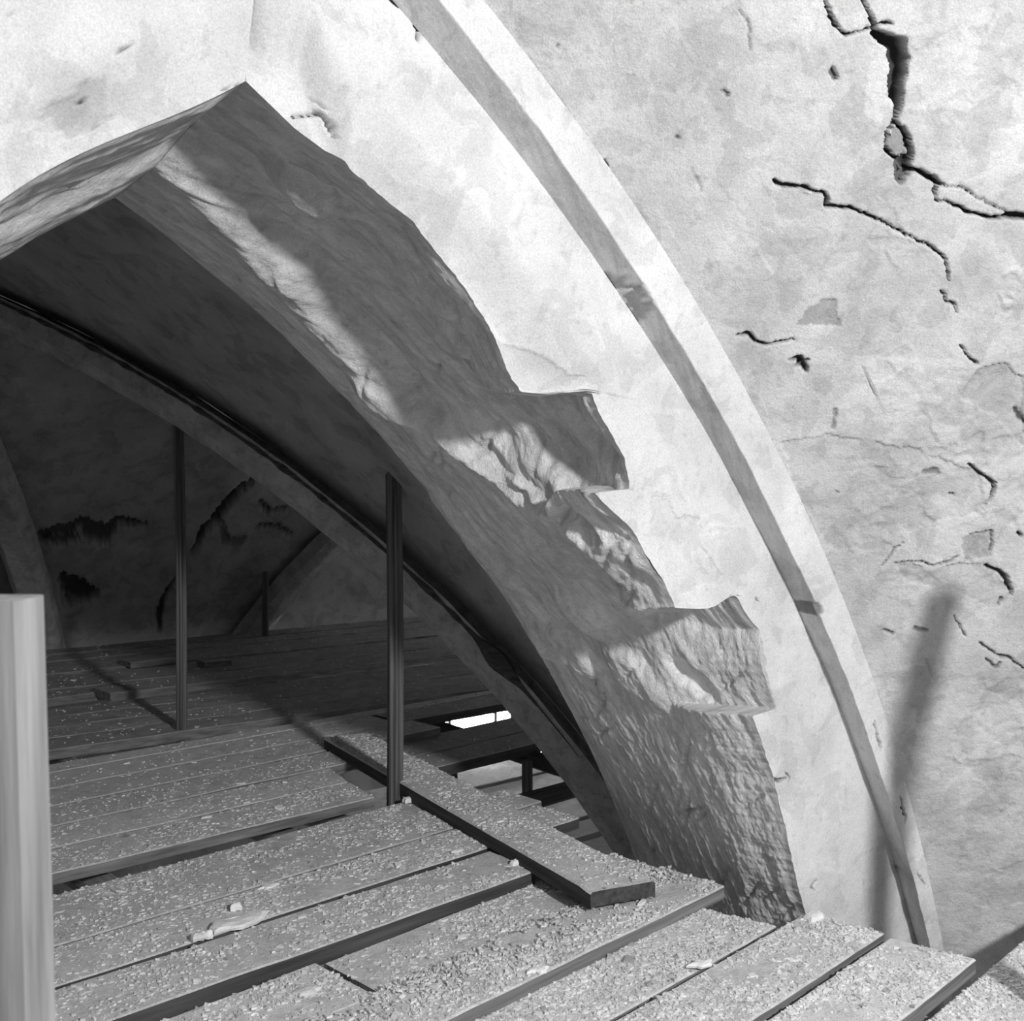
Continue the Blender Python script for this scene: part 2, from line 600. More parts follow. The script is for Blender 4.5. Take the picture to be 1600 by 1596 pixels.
def make_face(right):
    """plain inner order between soffit arris and outer order"""
    na, nc = (820, 150) if right else (420, 120)
    a = np.linspace(0, 1, na)[:, None] * np.ones((1, nc))
    c = np.linspace(0, 1, nc)[None, :] * np.ones((na, 1))
    ze = Z_BOT + a * (ZE - .0005 - Z_BOT)
    zj = z_junc(ze, a)
    se, sj = s_edge(ze[:, :1], right), arc_s(zj[:, :1], JC, JR) + wobble(zj[:, :1], right)
    s = se * (1 - c) + sj * c
    z = ze * (1 - c) + zj * c
    # splayed inner strip bends at about 40 percent of the width
    t = t_face(ze, s, zj)
    ss = mir(s, right)
    sd = 101 if right else 140
    t = t + .012 * fbm(s * 4, z * 4, sd, 4) * sstep(0, .05, c) * (1 - sstep(.95, 1, c)) * (1 - sstep(.92, 1, a))
    depth = np.zeros_like(s); tone = 1 + .10 * fbm(s * 5, z * 5, sd + 4, 4)

    def sol(u, v):
        q = meas_t(u, v, 0.03)
        return q[0], q[1], 3.0 / F_PX
    if right:
        for pts, deep, dark in [
            ([(592, 0, 2), (612, 14, 3), (628, 22, 4), (640, 42, 5), (645, 58, 4), (644, 78, 1)], .02, .2),
            ([(466, 176, 2), (505, 171, 5), (514, 181, 6), (523, 195, 6), (531, 216, 1)], .03, .12),
            ([(490, 146, 1), (500, 155, 1), (515, 168, 2)], .01, .5),
            ([(1196, 1214, 2), (1206, 1218, 9), (1218, 1212, 3)], .02, .3),
            ([(1216, 1205, 2), (1224, 1212, 3), (1220, 1220, 1)], .01, .4),
            ([(1266, 1372, 3), (1258, 1382, 6), (1262, 1388, 3)], .01, .35),
            ([(1171, 935, 6), (1172, 938, 6)], .01, .3),
            ([(1196, 846, 1), (1202, 852, 3), (1206, 862, 2)], .01, .3),
            ([(713, 431, 5), (717, 440, 6)], .02, .45), ([(770, 640, 3), (776, 642, 3)], .01, .3)]:
            depth, tone = apply_crack(s, z, depth, tone, crack_px(pts, sol), deep, dark, seed=len(pts))
        # greyer worn plaster left of the white band, beside the broken blocks
        for poly, tn in [([(1018, 770), (1040, 760), (1062, 800), (1095, 812), (1098, 850), (1130, 900), (1060, 935), (1035, 880), (1020, 820)], .93),
                         ([(800, 530), (870, 560), (920, 600), (840, 612), (815, 580)], .86),
                         ([(1190, 1000), (1205, 1080), (1213, 1108), (1180, 1118), (1175, 1060)], .8)]:
            depth, tone = apply_patch(s, z, depth, tone, [meas_t(u, v, 0.) for u, v in poly], tn, .006, 7, .02)
    else:
        sol2 = lambda u, v: (lambda q: (q[0], q[1], 2.4 / F_PX))(meas_t(u, v, .03))
        poly = [meas_t(u, v, .03) for u, v in [(60, 185), (80, 160), (110, 150), (130, 130), (165, 118), (162, 150), (176, 175), (150, 205), (105, 212), (88, 180)]]
        depth, tone = apply_patch(ss, z, depth, tone, poly, .78, .008, 3, .02)
        for pts, deep, dark in [([(120, 145, 3), (127, 155, 5), (122, 172, 3)], .02, .2), ([(185, 82, 6), (202, 76, 4)], .01, .35),
                                ([(0, 28, 2), (24, 30, 2)], .01, .4), ([(378, 125, 8), (384, 130, 8)], .01, .35), ([(352, 135, 4), (365, 130, 4)], .01, .4)]:
            depth, tone = apply_crack(ss, z, depth, tone, crack_px(pts, sol2), deep, dark, seed=len(pts) + 3)
    t = t + depth
    if right:
        z = z + heave(s, z) * (1 - sstep(.5, .9, c))
    return wchild('arch_face', wpt(ss, t, z), M['face'], np.clip(tone, .1, 1.15), flip=right)


def wobble(z, right):
    return .014 * fbm(z * 3.2, z * 0 + 4, 77 if right else 88, 3) * (1 - sstep(2.7, 2.95, z))


def make_mould(right):
    na = 820 if right else 300
    cols_b, cols_s = (26, 34) if right else (8, 8)
    a = np.linspace(0, 1, na)[:, None]
    cb = np.linspace(0, 1, cols_b)[None, :]; cs = np.linspace(0, 1, cols_s)[None, 1:]
    zj, za, zo = Z_BOT + a * (ZJ - Z_BOT), Z_BOT + a * (ZA - Z_BOT), Z_BOT + a * (ZO - Z_BOT)
    sj, sa, so = arc_s(zj, JC, JR), arc_s(za, AC, AR), arc_s(zo, OC, OR_)
    sj, sa = sj + wobble(zj, right), sa + 1.2 * wobble(za, right)
    s1, z1 = sj * (1 - cb) + sa * cb, zj * (1 - cb) + za * cb
    t1 = (STEP * cb) * np.ones_like(s1)
    s2, z2 = sa * (1 - cs) + so * cs, za * (1 - cs) + zo * cs
    t2 = STEP * np.ones_like(s2)
    s = np.concatenate([s1, s2], 1); z = np.concatenate([z1, z2], 1); t = np.concatenate([t1, t2], 1)
    depth = np.zeros_like(s); tone = np.ones_like(s)
    tone[:, :cols_b] = .86 + .25 * fbm(s1 * 5, z1 * 5, 91, 4)
    cc = np.linspace(0, 1, s.shape[1])[None, :]; en = sstep(0, .12, cc) * (1 - sstep(.85, 1, cc))
    t = t + .010 * fbm(s * 9, z * 9, 93, 4) * en
    s = s + .014 * fbm(s * 8, z * 8 + t * 20, 94, 4) * en
    if right:
        sol = lambda u, v: (lambda q: (q[0], q[1], 3.3 / F_PX))(meas_t(u, v, -.06))
        for pts, deep, dark in [
            ([(1246, 946, 5), (1262, 944, 15), (1270, 956, 12), (1262, 962, 5)], .012, .35),
            ([(935, 412, 3), (965, 425, 6), (990, 450, 6), (1008, 480, 10), (1022, 520, 8), (1030, 560, 3)], .02, .55),
            ([(1352, 1125, 3), (1358, 1150, 10), (1364, 1168, 3)], .02, .4),
            ([(1372, 1118, 2), (1378, 1140, 4), (1390, 1160, 4), (1398, 1180, 2)], .02, .15),
            ([(1392, 1242, 4), (1396, 1258, 7), (1402, 1276, 9), (1400, 1282, 3)], .02, .15),
            ([(1418, 1360, 2), (1428, 1372, 6), (1432, 1380, 2)], .02, .3)]:
            depth, tone = apply_crack(s, z, depth, tone, crack_px(pts, sol), deep, dark, seed=len(pts) + 20, amp=.01)
    t = t + depth
    return wchild('arch_moulding', wpt(mir(s, right), t, z), M['face'], np.clip(tone, .1, 1.1), flip=right)


# ---- vault web of the near bay, springing from the outer order
def f_web(d):
    return .90 * d - .09 * d * d


def web_solver(u, v):
    def fn(s, t, z):
        d = np.hypot(s - OC[0], z - OC[1]) - OR_
        return t - (STEP - f_web(np.clip(d, -.3, 4)))
    h = meas_fn(u, v, fn, 1.2, 7, 600)
    if h is None: return None
    s, t, z = h
    th = math.atan2(z - OC[1], s - OC[0]); d = math.hypot(s - OC[0], z - OC[1]) - OR_
    P = wpt(s, t, z)
    return th * OR_, d, float((P - CAM) @ FW) / F_PX


WEB_CRACKS = [
    ([(1288, -6, 3), (1298, 22, 5), (1308, 42, 4), (1322, 54, 3), (1345, 48, 2), (1368, 44, 4)], .03, .12),
    ([(1345, -6, 3), (1360, 20, 4), (1367, 42, 5), (1380, 36, 5), (1395, 36, 2)], .03, .12),
    ([(1366, 50, 8), (1388, 60, 16), (1402, 72, 26), (1408, 95, 28), (1404, 118, 30), (1402, 140, 24), (1408, 158, 14), (1402, 180, 7), (1397, 192, 5)], .07, .10),
    ([(1398, 192, 6), (1388, 205, 4), (1386, 232, 5), (1398, 245, 5), (1412, 250, 12), (1420, 262, 10)], .05, .12),
    ([(1402, 192, 4), (1416, 208, 5), (1424, 235, 8), (1422, 250, 14)], .05, .12),
    ([(1404, 255, 10), (1408, 280, 12), (1418, 268, 12)], .04, .25),
    ([(1424, 264, 6), (1446, 272, 8), (1466, 284, 9), (1478, 290, 3)], .05, .12),
    ([(1466, 284, 5), (1460, 298, 4), (1464, 314, 3), (1482, 315, 3), (1510, 330, 4), (1545, 340, 4), (1565, 341, 4), (1580, 336, 10), (1612, 340, 12)], .04, .12),
    ([(1478, 290, 2), (1500, 292, 2), (1530, 310, 1.5), (1560, 326, 1.5), (1582, 336, 3)], .015, .3),
    ([(1211, 284, 5), (1226, 290, 7), (1252, 292, 4), (1274, 299, 4), (1290, 302, 4), (1292, 322, 5), (1328, 325, 4), (1352, 335, 4), (1376, 345, 2), (1398, 356, 2), (1420, 370, 2), (1460, 388, 3), (1478, 405, 3), (1484, 440, 2)], .03, .15),
    ([(1472, 455, 4), (1478, 470, 2), (1490, 475, 4), (1495, 490, 2)], .02, .3),
    ([(1500, 540, 2), (1512, 556, 3), (1527, 570, 3)], .02, .3),
    ([(1150, 524, 2), (1170, 521, 5), (1178, 532, 4), (1198, 539, 3), (1240, 530, 2)], .03, .2),
    ([(1234, 562, 5), (1250, 560, 11), (1258, 574, 8), (1262, 580, 3)], .03, .2),
    ([(1244, 572, 4), (1252, 566, 8), (1262, 562, 4)], .03, .25),
    ([(1302, 110, 10), (1304, 121, 10)], .02, .25),
    ([(1305, 640, 5), (1302, 668, 5)], .008, .55),
    ([(1515, 726, 3), (1528, 738, 4), (1545, 748, 4), (1554, 757, 6), (1551, 775, 4), (1540, 790, 2)], .025, .25),
    ([(1445, 738, 8), (1462, 736, 10), (1470, 742, 5)], .015, .45),
    ([(1486, 773, 4), (1490, 774, 4)], .02, .2),
    ([(1540, 884, 4), (1560, 893, 6), (1572, 905, 7), (1580, 925, 6), (1580, 930, 3)], .03, .2),
    ([(1400, 881, 2), (1430, 878, 2), (1460, 884, 3), (1478, 880, 3), (1500, 868, 2)], .012, .4),
    ([(1515, 835, 2), (1550, 830, 3), (1549, 860, 3)], .012, .4),
    ([(1565, 935, 4), (1560, 945, 2)], .02, .3),
    ([(1380, 884, 1.5), (1392, 868, 2), (1398, 858, 2), (1415, 845, 1)], .01, .45),
    ([(1530, 1005, 2), (1560, 1025, 4), (1575, 1028, 4), (1600, 1045, 2)], .015, .35),
    ([(1540, 1030, 3), (1558, 1044, 4), (1562, 1036, 2)], .012, .4),
    ([(1490, 962, 1.5), (1500, 978, 2.5), (1508, 994, 2)], .012, .35),
    ([(1588, 640, 6), (1594, 650, 8), (1604, 662, 3)], .02, .2),
    ([(1381, 985, 5), (1395, 990, 4)], .01, .5), ([(1430, 982, 6), (1448, 986, 6)], .01, .5),
    ([(1160, 20, 1.5), (1172, 40, 2), (1174, 80, 1.5)], .008, .55),
    ([(1130, 142, 5), (1136, 147, 5)], .01, .4), ([(1058, 214, 4), (1061, 216, 4)], .01, .35), ([(876, 74, 3), (877, 77, 3)], .01, .35),
    ([(1080, 262, 2), (1098, 300, 2)], .005, .7), ([(945, 250, 2), (965, 300, 3), (962, 308, 2)], .008, .5),
    ([(1085, 490, 2), (1104, 520, 3)], .01, .4), ([(1115, 552, 2), (1130, 572, 3)], .01, .4),
    ([(1308, 943, 2), (1312, 965, 4)], .012, .3),
    ([(1592, 832, 5), (1596, 838, 5)], .02, .12), ([(1309, 770, 4), (1312, 772, 3)], .01, .4),
]
WEB_PATCHES = [
    ([(1240, 508), (1265, 480), (1290, 466), (1305, 470), (1316, 512), (1282, 506)], .62, .012),
    ([(1225, 292), (1290, 305), (1284, 330), (1250, 345), (1215, 340), (1212, 310)], .86, .008),
    ([(1395, 198), (1412, 198), (1422, 232), (1408, 244), (1390, 238)], .55, .012),
    ([(1395, 880), (1470, 885), (1545, 880), (1580, 930), (1560, 950), (1500, 925), (1420, 910)], .84, .008),
    ([(1500, 620), (1530, 575), (1570, 565), (1600, 590), (1600, 700), (1560, 650)], .82, .010),
    ([(1180, 345), (1290, 360), (1420, 375), (1480, 410), (1485, 560), (1380, 560), (1280, 545), (1300, 470), (1250, 400)], .93, .004),
    ([(1220, 690), (1300, 680), (1420, 700), (1530, 740), (1540, 800), (1440, 820), (1380, 860), (1300, 860), (1250, 780)], .90, .006),
    ([(1270, 590), (1300, 585), (1302, 605), (1285, 620), (1272, 612)], .84, .003),
    ([(1500, 840), (1550, 832), (1548, 870), (1510, 880)], .72, .008),
]

near_vault = tag(empty('ceiling', wpt(.6, -.6, 2.2)), 'cracked pale plaster vault curving forward above the white arch moulding', 'ceiling', kind='structure')


def make_web(right):
    th_top = math.atan2(ZO - OC[1], S_APEX - OC[0])
    th_bot = math.atan2(Z_BOT + .1 - OC[1], arc_s(np.array(Z_BOT + .1), OC, OR_) - OC[0])
    if right:
        th = np.linspace(th_bot, th_top, 920)
        d = np.concatenate([np.linspace(0, 1.25, 350), np.linspace(1.25, 3.4, 60)[1:]])
    else:
        th = np.linspace(th_bot, th_top, 240); d = np.linspace(0, 3.0, 140)
    TH, Dd = np.meshgrid(th, d, indexing='ij')
    X, Y = TH * OR_, Dd
    # offsets turn upright towards the apex so that both halves of the cell meet on the ridge
    kk = sstep(th_top - .22, th_top, TH)
    dx, dz = np.cos(TH) * (1 - kk), np.sin(TH) * (1 - kk) + kk
    L = np.hypot(dx, dz); dx, dz = dx / L, dz / L
    s = OC[0] + OR_ * np.cos(TH) + Dd * dx
    z = OC[1] + OR_ * np.sin(TH) + Dd * dz
    t = STEP - f_web(Dd)
    sd = 201 if right else 240
    env = sstep(0, .05, Dd)
    rough = sstep(5.6, 3.4, X) if False else np.clip(.35 + 1.1 * np.exp(-((X - 3.3) / 1.1) ** 2) * sstep(.0, .25, Dd), 0, 1.3)
    depth = env * (.05 * fbm(X * 1.6, Y * 1.6, sd, 3) + rough * (.020 * fbm(X * 7, Y * 7, sd + 4, 4) + .008 * fbm(X * 26, Y * 26, sd + 8, 3)))
    tone = 1.0 + .22 * fbm(X * 2.2, Y * 2.2, sd + 12, 5) + .14 * fbm(X * 9, Y * 9, sd + 16, 4) * rough
    # flaked layers of limewash
    lay = fbm(X * 4.1 + Y * 2.3 + 1.5 * fbm(X * 6, Y * 6, sd + 51, 3), Y * 4.3 - X * 1.9 + 1.5 * fbm(X * 6 + 9, Y * 6, sd + 57, 3), sd + 30, 5)
    k = sstep(.06, .075, lay) * np.clip(rough, 0, 1)
    depth += .004 * k; tone *= 1 - .09 * k
    if right:
        for i, (poly, tn, dp) in enumerate(WEB_PATCHES):
            q = [web_solver(u, v) for u, v in poly]
            q = [(a[0], a[1]) for a in q if a is not None]
            depth, tone = apply_patch(X, Y, depth, tone, q, tn, dp, 300 + i)
        for i, (pts, deep, dark) in enumerate(WEB_CRACKS):
            depth, tone = apply_crack(X, Y, depth, tone, crack_px(pts, web_solver), deep, dark, seed=400 + i)
    # push along the surface normal (into the masonry)
    fp = .90 - .18 * Dd
    nl = np.hypot(1, fp)
    s = s + depth * fp / nl * dx; z = z + depth * fp / nl * dz; t = t + depth / nl
    o = grid('vault_web', wpt(mir(s, right), t, z) - np.array(near_vault.location), M['web'], np.clip(tone, .06, 1.2), near_vault, True, flip=right)
    return o


for R_ in (True, False):
    make_soffit(R_); make_face(R_); make_mould(R_); make_web(R_)


# ---- rear face of the arcade wall, seen from the far bay
def make_back(right):
    a = np.linspace(0, 1, 90)[:, None]; c = np.linspace(0, 1, 12)[None, :]
    zb = Z_BOT + a * (ZK - Z_BOT)
    sb = arc_s(zb, KC, KR)
    if not right:
        sb = sb + MIR - 2 * SK
    s = sb * (1 - c) + (sb + 2.2 * (1 - sstep(.8, 1, a))) * c; z = zb * (1 - c) + (zb + .9 * a + .3) * c
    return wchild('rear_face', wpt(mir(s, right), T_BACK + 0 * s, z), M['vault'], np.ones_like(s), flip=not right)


make_back(True); make_back(False)

# ---- groin vault of the far bay: two crossing pointed barrels on ribs
far_vault = tag(empty('ceiling', wpt(-1.9, 4.3, 2.5)), 'dark shaded groin vault with broad ribs behind the arch', 'ceiling', kind='structure')
fv = np.array(far_vault.location)
HS, HT, TC = 2.35, 2.95, 4.33
SC1 = S_APEX
SC2 = S_APEX + 2 * HS + .30
VR = BR + .13


def prof(x):
    """height of the vault at |x| = 1 over the springing, 0 at the ridge"""
    s = S_APEX + HS * np.abs(x)
    return BC[1] + np.sqrt(np.maximum(VR * VR - (s - BC[0]) ** 2, 1e-6))


XM = 1.19


def groin(sc, far, x):
    """plan line of the groins: the far right pier of the first bay is broad and stands further left"""
    s = sc + HS * x
    if far > 0 and sc == SC1:
        xp = np.maximum(x, 0)
        s = np.where(x > 0, -2.36 + 1.4 * xp + .415 * (1 - sstep(0, .3, xp)), s)
    return s


def right_cell_solver(u, v):
    def fn(s, t, z):
        return z - prof(np.clip((t - TC) / HT, -1.2, 1.2))
    h = meas_fn(u, v, fn, 7.3, 14, 900)
    return None if h is None else (h[0], h[1], 9.0 / F_PX)


def cell(sc, kind, sign, hi=False, feats=None):
    """kind 's': barrel along t (profile over s) ; kind 't': barrel along s (profile over t)"""
    nx, ny = (340, 170) if hi else (110, 50)
    x = np.linspace(-XM, XM, nx)[:, None]; w = np.linspace(0, 1, ny)[None, :]
    z = prof(x) * np.ones_like(w)
    if kind == 's':
        s = groin(sc, sign, x) * np.ones_like(w)
        wl = 1.045 if sign > 0 else 1.15
        t = TC + sign * HT * (np.abs(x) * (1 - w) + wl * w)
        t = np.where(np.abs(x) > wl, TC + sign * HT * np.abs(x), t)
    else:
        t = TC + HT * x * np.ones_like(w)
        g = np.where(x > 0, groin(sc, 1, sign * np.abs(x)), groin(sc, -1, sign * np.abs(x)))
        s = g * (1 - w) + (sc + sign * HS * 1.07) * w
        s = np.where((g - (sc + sign * HS * 1.07)) * sign > 0, g, s)
    X, Y = s, t
    sd = int(500 + sc * 10 + sign * 3 + (kind == 't') * 50)
    depth = .03 * fbm(X * 1.5, Y * 1.5 + z, sd, 4)
    tone = 1 + .35 * fbm(X * 1.8, Y * 1.8 + z * 1.2, sd + 5, 5)
    if feats:
        for i, (pts, deep, dark) in enumerate(feats):
            depth, tone = apply_crack(X, Y, depth, tone, crack_px(pts, right_cell_solver), deep, dark, seed=600 + i, amp=.03)
    z = z + depth
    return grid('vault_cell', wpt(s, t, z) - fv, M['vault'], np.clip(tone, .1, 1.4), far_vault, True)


CELL_FEATS = [
    ([(68, 838, 22), (105, 832, 26), (130, 815, 14), (140, 830, 34), (165, 838, 34), (180, 815, 14), (205, 818, 12), (228, 822, 5)], .05, .22),
    ([(70, 848, 10), (100, 848, 10), (120, 842, 8)], .04, .25),
    ([(100, 905, 20), (112, 922, 40), (130, 928, 34), (150, 930, 12)], .06, .18),
    ([(392, 755, 14), (370, 768, 16), (352, 790, 20), (335, 815, 22), (318, 828, 16), (310, 848, 12), (298, 866, 7)], .07, .15),
    ([(276, 904, 6), (262, 925, 8), (252, 945, 12), (248, 965, 14), (250, 985, 8)], .05, .2),
    ([(405, 785, 8), (420, 800, 8), (445, 795, 8)], .04, .25), ([(400, 822, 5), (430, 822, 7), (455, 835, 7)], .03, .3),
    ([(345, 815, 8), (352, 845, 16), (372, 850, 18), (385, 840, 6)], .02, .5),
]
cell(SC1, 's', -1); cell(SC1, 's', 1); cell(SC1, 't', 1, True, CELL_FEATS); cell(SC1, 't', -1)
cell(SC2, 's', -1); cell(SC2, 's', 1); cell(SC2, 't', -1, True, CELL_FEATS); cell(SC2, 't', 1)


CRACK_SIDE = 1


def rib(sc, ss_, st_, wid=.36, dep=.17, seed=0, crack=False):
    """half diagonal from the crown down to the pier at (ss_, st_)"""
    n = 150
    x = np.linspace(0, XM, n)
    s = groin(sc, st_, ss_ * x); t = TC + st_ * HT * x; z = prof(x)
    P = wpt(s, t, z)
    tan = np.gradient(P, axis=0); tan /= np.linalg.norm(tan, axis=1)[:, None]
    side = np.cross(tan, [0, 0, 1.]); side /= np.linalg.norm(side, axis=1)[:, None]
    nor = np.cross(side, tan)           # upwards, away from the bay
    nor *= np.sign(nor[:, 2:3] + 1e-9)
    prf = [(-.5, .10), (-.5, -.55), (-.46, -.62), (-.34, -.93), (-.28, -1.), (0, -1.03), (.28, -1.), (.34, -.93), (.46, -.62), (.5, -.55), (.5, .10)]
    C_ = np.stack([P + side * wid * a + nor * dep * b for a, b in prf], 1)
    lx = np.cumsum(np.r_[0, np.linalg.norm(np.diff(P, axis=0), axis=1)])[:, None] * np.ones((1, len(prf)))
    ly = np.arange(len(prf))[None, :] * .08 * np.ones((n, 1))
    C_ = C_ + nor[:, None, :] * (.016 * fbm(lx * 4, ly * 4, seed, 4))[..., None] + side[:, None, :] * (.012 * fbm(lx * 5, ly * 5, seed + 3, 4))[..., None]
    tone = 1 + .4 * fbm(lx * 4, ly * 6, seed + 7, 4)
    o = grid('vault_rib', C_ - fv, M['rib'], np.clip(tone, .4, 1.5), far_vault, False)
    if crack:
        # the open joint between rib and web: an irregular dark gap
        for sg in (CRACK_SIDE,):
            jx = np.linspace(.06, .95, 160)
            q = wpt(groin(sc, st_, ss_ * jx), TC + st_ * HT * jx, prof(jx))
            sd_ = np.stack([np.interp(jx, x, side[:, i]) for i in range(3)], 1); nn = np.stack([np.interp(jx, x, nor[:, i]) for i in range(3)], 1)
            ww = (.005 + .026 * np.clip(fbm(jx * 30, jx * 0 + sg, 21, 4) + .06, 0, 1)) * (1 - .8 * sstep(.86, .93, jx)) + .022 * np.exp(-((jx - .845) / .022) ** 2)
            ww = ww + np.interp(jx, [.06, .10, .13, .17, .21, .26, .97], [0, 0, 0, 0, 0, 0, 0])
            base = q + sd_ * sg * (wid * .5 + .006) - nn * .006
            ring = []
            for k in range(6):
                an = k * math.pi / 3
                ring.append(base + sd_ * (math.cos(an) * ww)[:, None] + nn * (math.sin(an) * ww * 1.6)[:, None])
            ring.append(ring[0])
            grid('joint_crack', np.stack(ring, 1) - fv, M['wood_dark'], np.ones(160 * 7), far_vault, False)
    return o


rib(SC1, 1, -1, seed=1, crack=True); rib(SC1, 1, 1, wid=.27, dep=.14, seed=2); rib(SC1, -1, 1, seed=3); rib(SC1, -1, -1, seed=4)
rib(SC2, -1, 1, seed=5); rib(SC2, -1, -1, seed=6); rib(SC2, 1, 1, seed=7); rib(SC2, 1, -1, seed=8)


def slab(name, pts, mat, label, cat, kind='structure', thick=None):
    n = len(pts)
    V = [tuple(p) for p in pts]
    if thick is None:
        return tag(poly_obj(name, V, [list(range(n))], mat), label, cat, kind=kind)
    V2 = [tuple(np.array(p) + np.array(thick)) for p in pts]
    Fc = [list(range(n)), list(range(2 * n - 1, n - 1, -1))] + [[i, i + n, (i + 1) % n + n, (i + 1) % n] for i in range(n)]
    return tag(poly_obj(name, V + V2, Fc, mat), label, cat, kind=kind)


def qd(s0, t0, s1, t1, z0, z1):
    return [wpt(s0, t0, z0), wpt(s1, t1, z0), wpt(s1, t1, z1), wpt(s0, t0, z1)]


TF = TC + HT * 1.03
nth = wpt(0, .3, 0) - wpt(0, 0, 0)
slab('wall_left_light_block', qd(-5.0, 1.2, -5.0, TF + .2, -1.6, 3.2), M['vault'], 'unseen wall added to close the shaded bay to light, out to the left', 'wall', thick=wpt(-.3, 0, 0) - wpt(0, 0, 0))  # added out of view so that no sky light enters the bay
slab('wall_right_light_block', qd(5.6, 1.2, 5.6, TF + .2, -1.6, 3.2), M['vault'], 'unseen wall added to close the second shaded bay to light, out to the right', 'wall', thick=wpt(.3, 0, 0) - wpt(0, 0, 0))  # likewise added, shuts light out at the open end of the second bay
FLOOR_Z = -6.0
slab('floor', [(-25, -20, FLOOR_Z), (25, -20, FLOOR_Z), (25, 30, FLOOR_Z), (-25, 30, FLOOR_Z)], M['floor'], 'church floor far below the scaffold', 'floor', thick=(0, 0, -.2))

# far wall with a low window that opens under the deck
WS0, WS1, WZ0, WZ1 = 2.55, 4.95, -1.75, -.72


def frame_wall(name, s0, s1, z0, z1, t, mat, th=.3):
    xs = [s0, WS0, WS1, s1]; zs = [z0, WZ0, WZ1, z1]
    V, Fc = [], []
    for tt in (t, t + th):
        for zz in zs:
            for ss in xs:
                V.append(wpt(ss, tt, zz))
    for i in range(3):
        for j in range(3):
            if i == 1 and j == 1: continue
            a = j * 4 + i
            Fc.append([a, a + 1, a + 5, a + 4]); Fc.append([a + 16, a + 20, a + 21, a + 17])
    for a, b in ((5, 6), (6, 10), (10, 9), (9, 5)):
        Fc.append([a, b, b + 16, a + 16])
    return poly_obj(name, V, Fc, mat)


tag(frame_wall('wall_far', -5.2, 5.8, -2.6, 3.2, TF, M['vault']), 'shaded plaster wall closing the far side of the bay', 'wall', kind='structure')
win = tag(empty('window_1', wpt((WS0 + WS1) / 2, TF + .15, WZ0)), 'bright low window in the far wall, seen through the deck gap', 'window', kind='structure')
wl = np.array(win.location)
gm, gnt, gb = new_mat('daylit_window_glass')
gb.inputs['Emission Color'].default_value = (1, 1, 1, 1)
gb.inputs['Emission Strength'].default_value = 50
gb.inputs['Base Color'].default_value = (.8, .8, .8, 1)
NP = 4
for i in range(NP):
    a = WS0 + (WS1 - WS0) * i / NP; b = WS0 + (WS1 - WS0) * (i + 1) / NP
    pts = [wpt(a + .02, TF + .2, WZ0 + .03) - wl, wpt(b - .02, TF + .2, WZ0 + .03) - wl, wpt(b - .02, TF + .2, WZ1 - .03) - wl, wpt(a + .02, TF + .2, WZ1 - .03) - wl]
    th = wpt(0, .006, 0) - wpt(0, 0, 0)
    poly_obj('pane', pts + [p + th for p in pts], [[0, 1, 2, 3], [7, 6, 5, 4], [0, 4, 5, 1], [1, 5, 6, 2], [2, 6, 7, 3], [3, 7, 4, 0]], gm, win)
for i in range(NP + 1):
    a = WS0 + (WS1 - WS0) * i / NP
    c8 = [wpt(a + x, TF + .17 + y, zz) - wl for zz in (WZ0, WZ1) for x, y in ((-.02, 0), (.02, 0), (.02, .06), (-.02, .06))]
    poly_obj('mullion', c8, [[0, 1, 2, 3], [7, 6, 5, 4], [0, 4, 5, 1], [1, 5, 6, 2], [2, 6, 7, 3], [3, 7, 4, 0]], M['post'], win)

# ================================================================== SCAFFOLD DECK
BOARDS = []          # records for the rubble


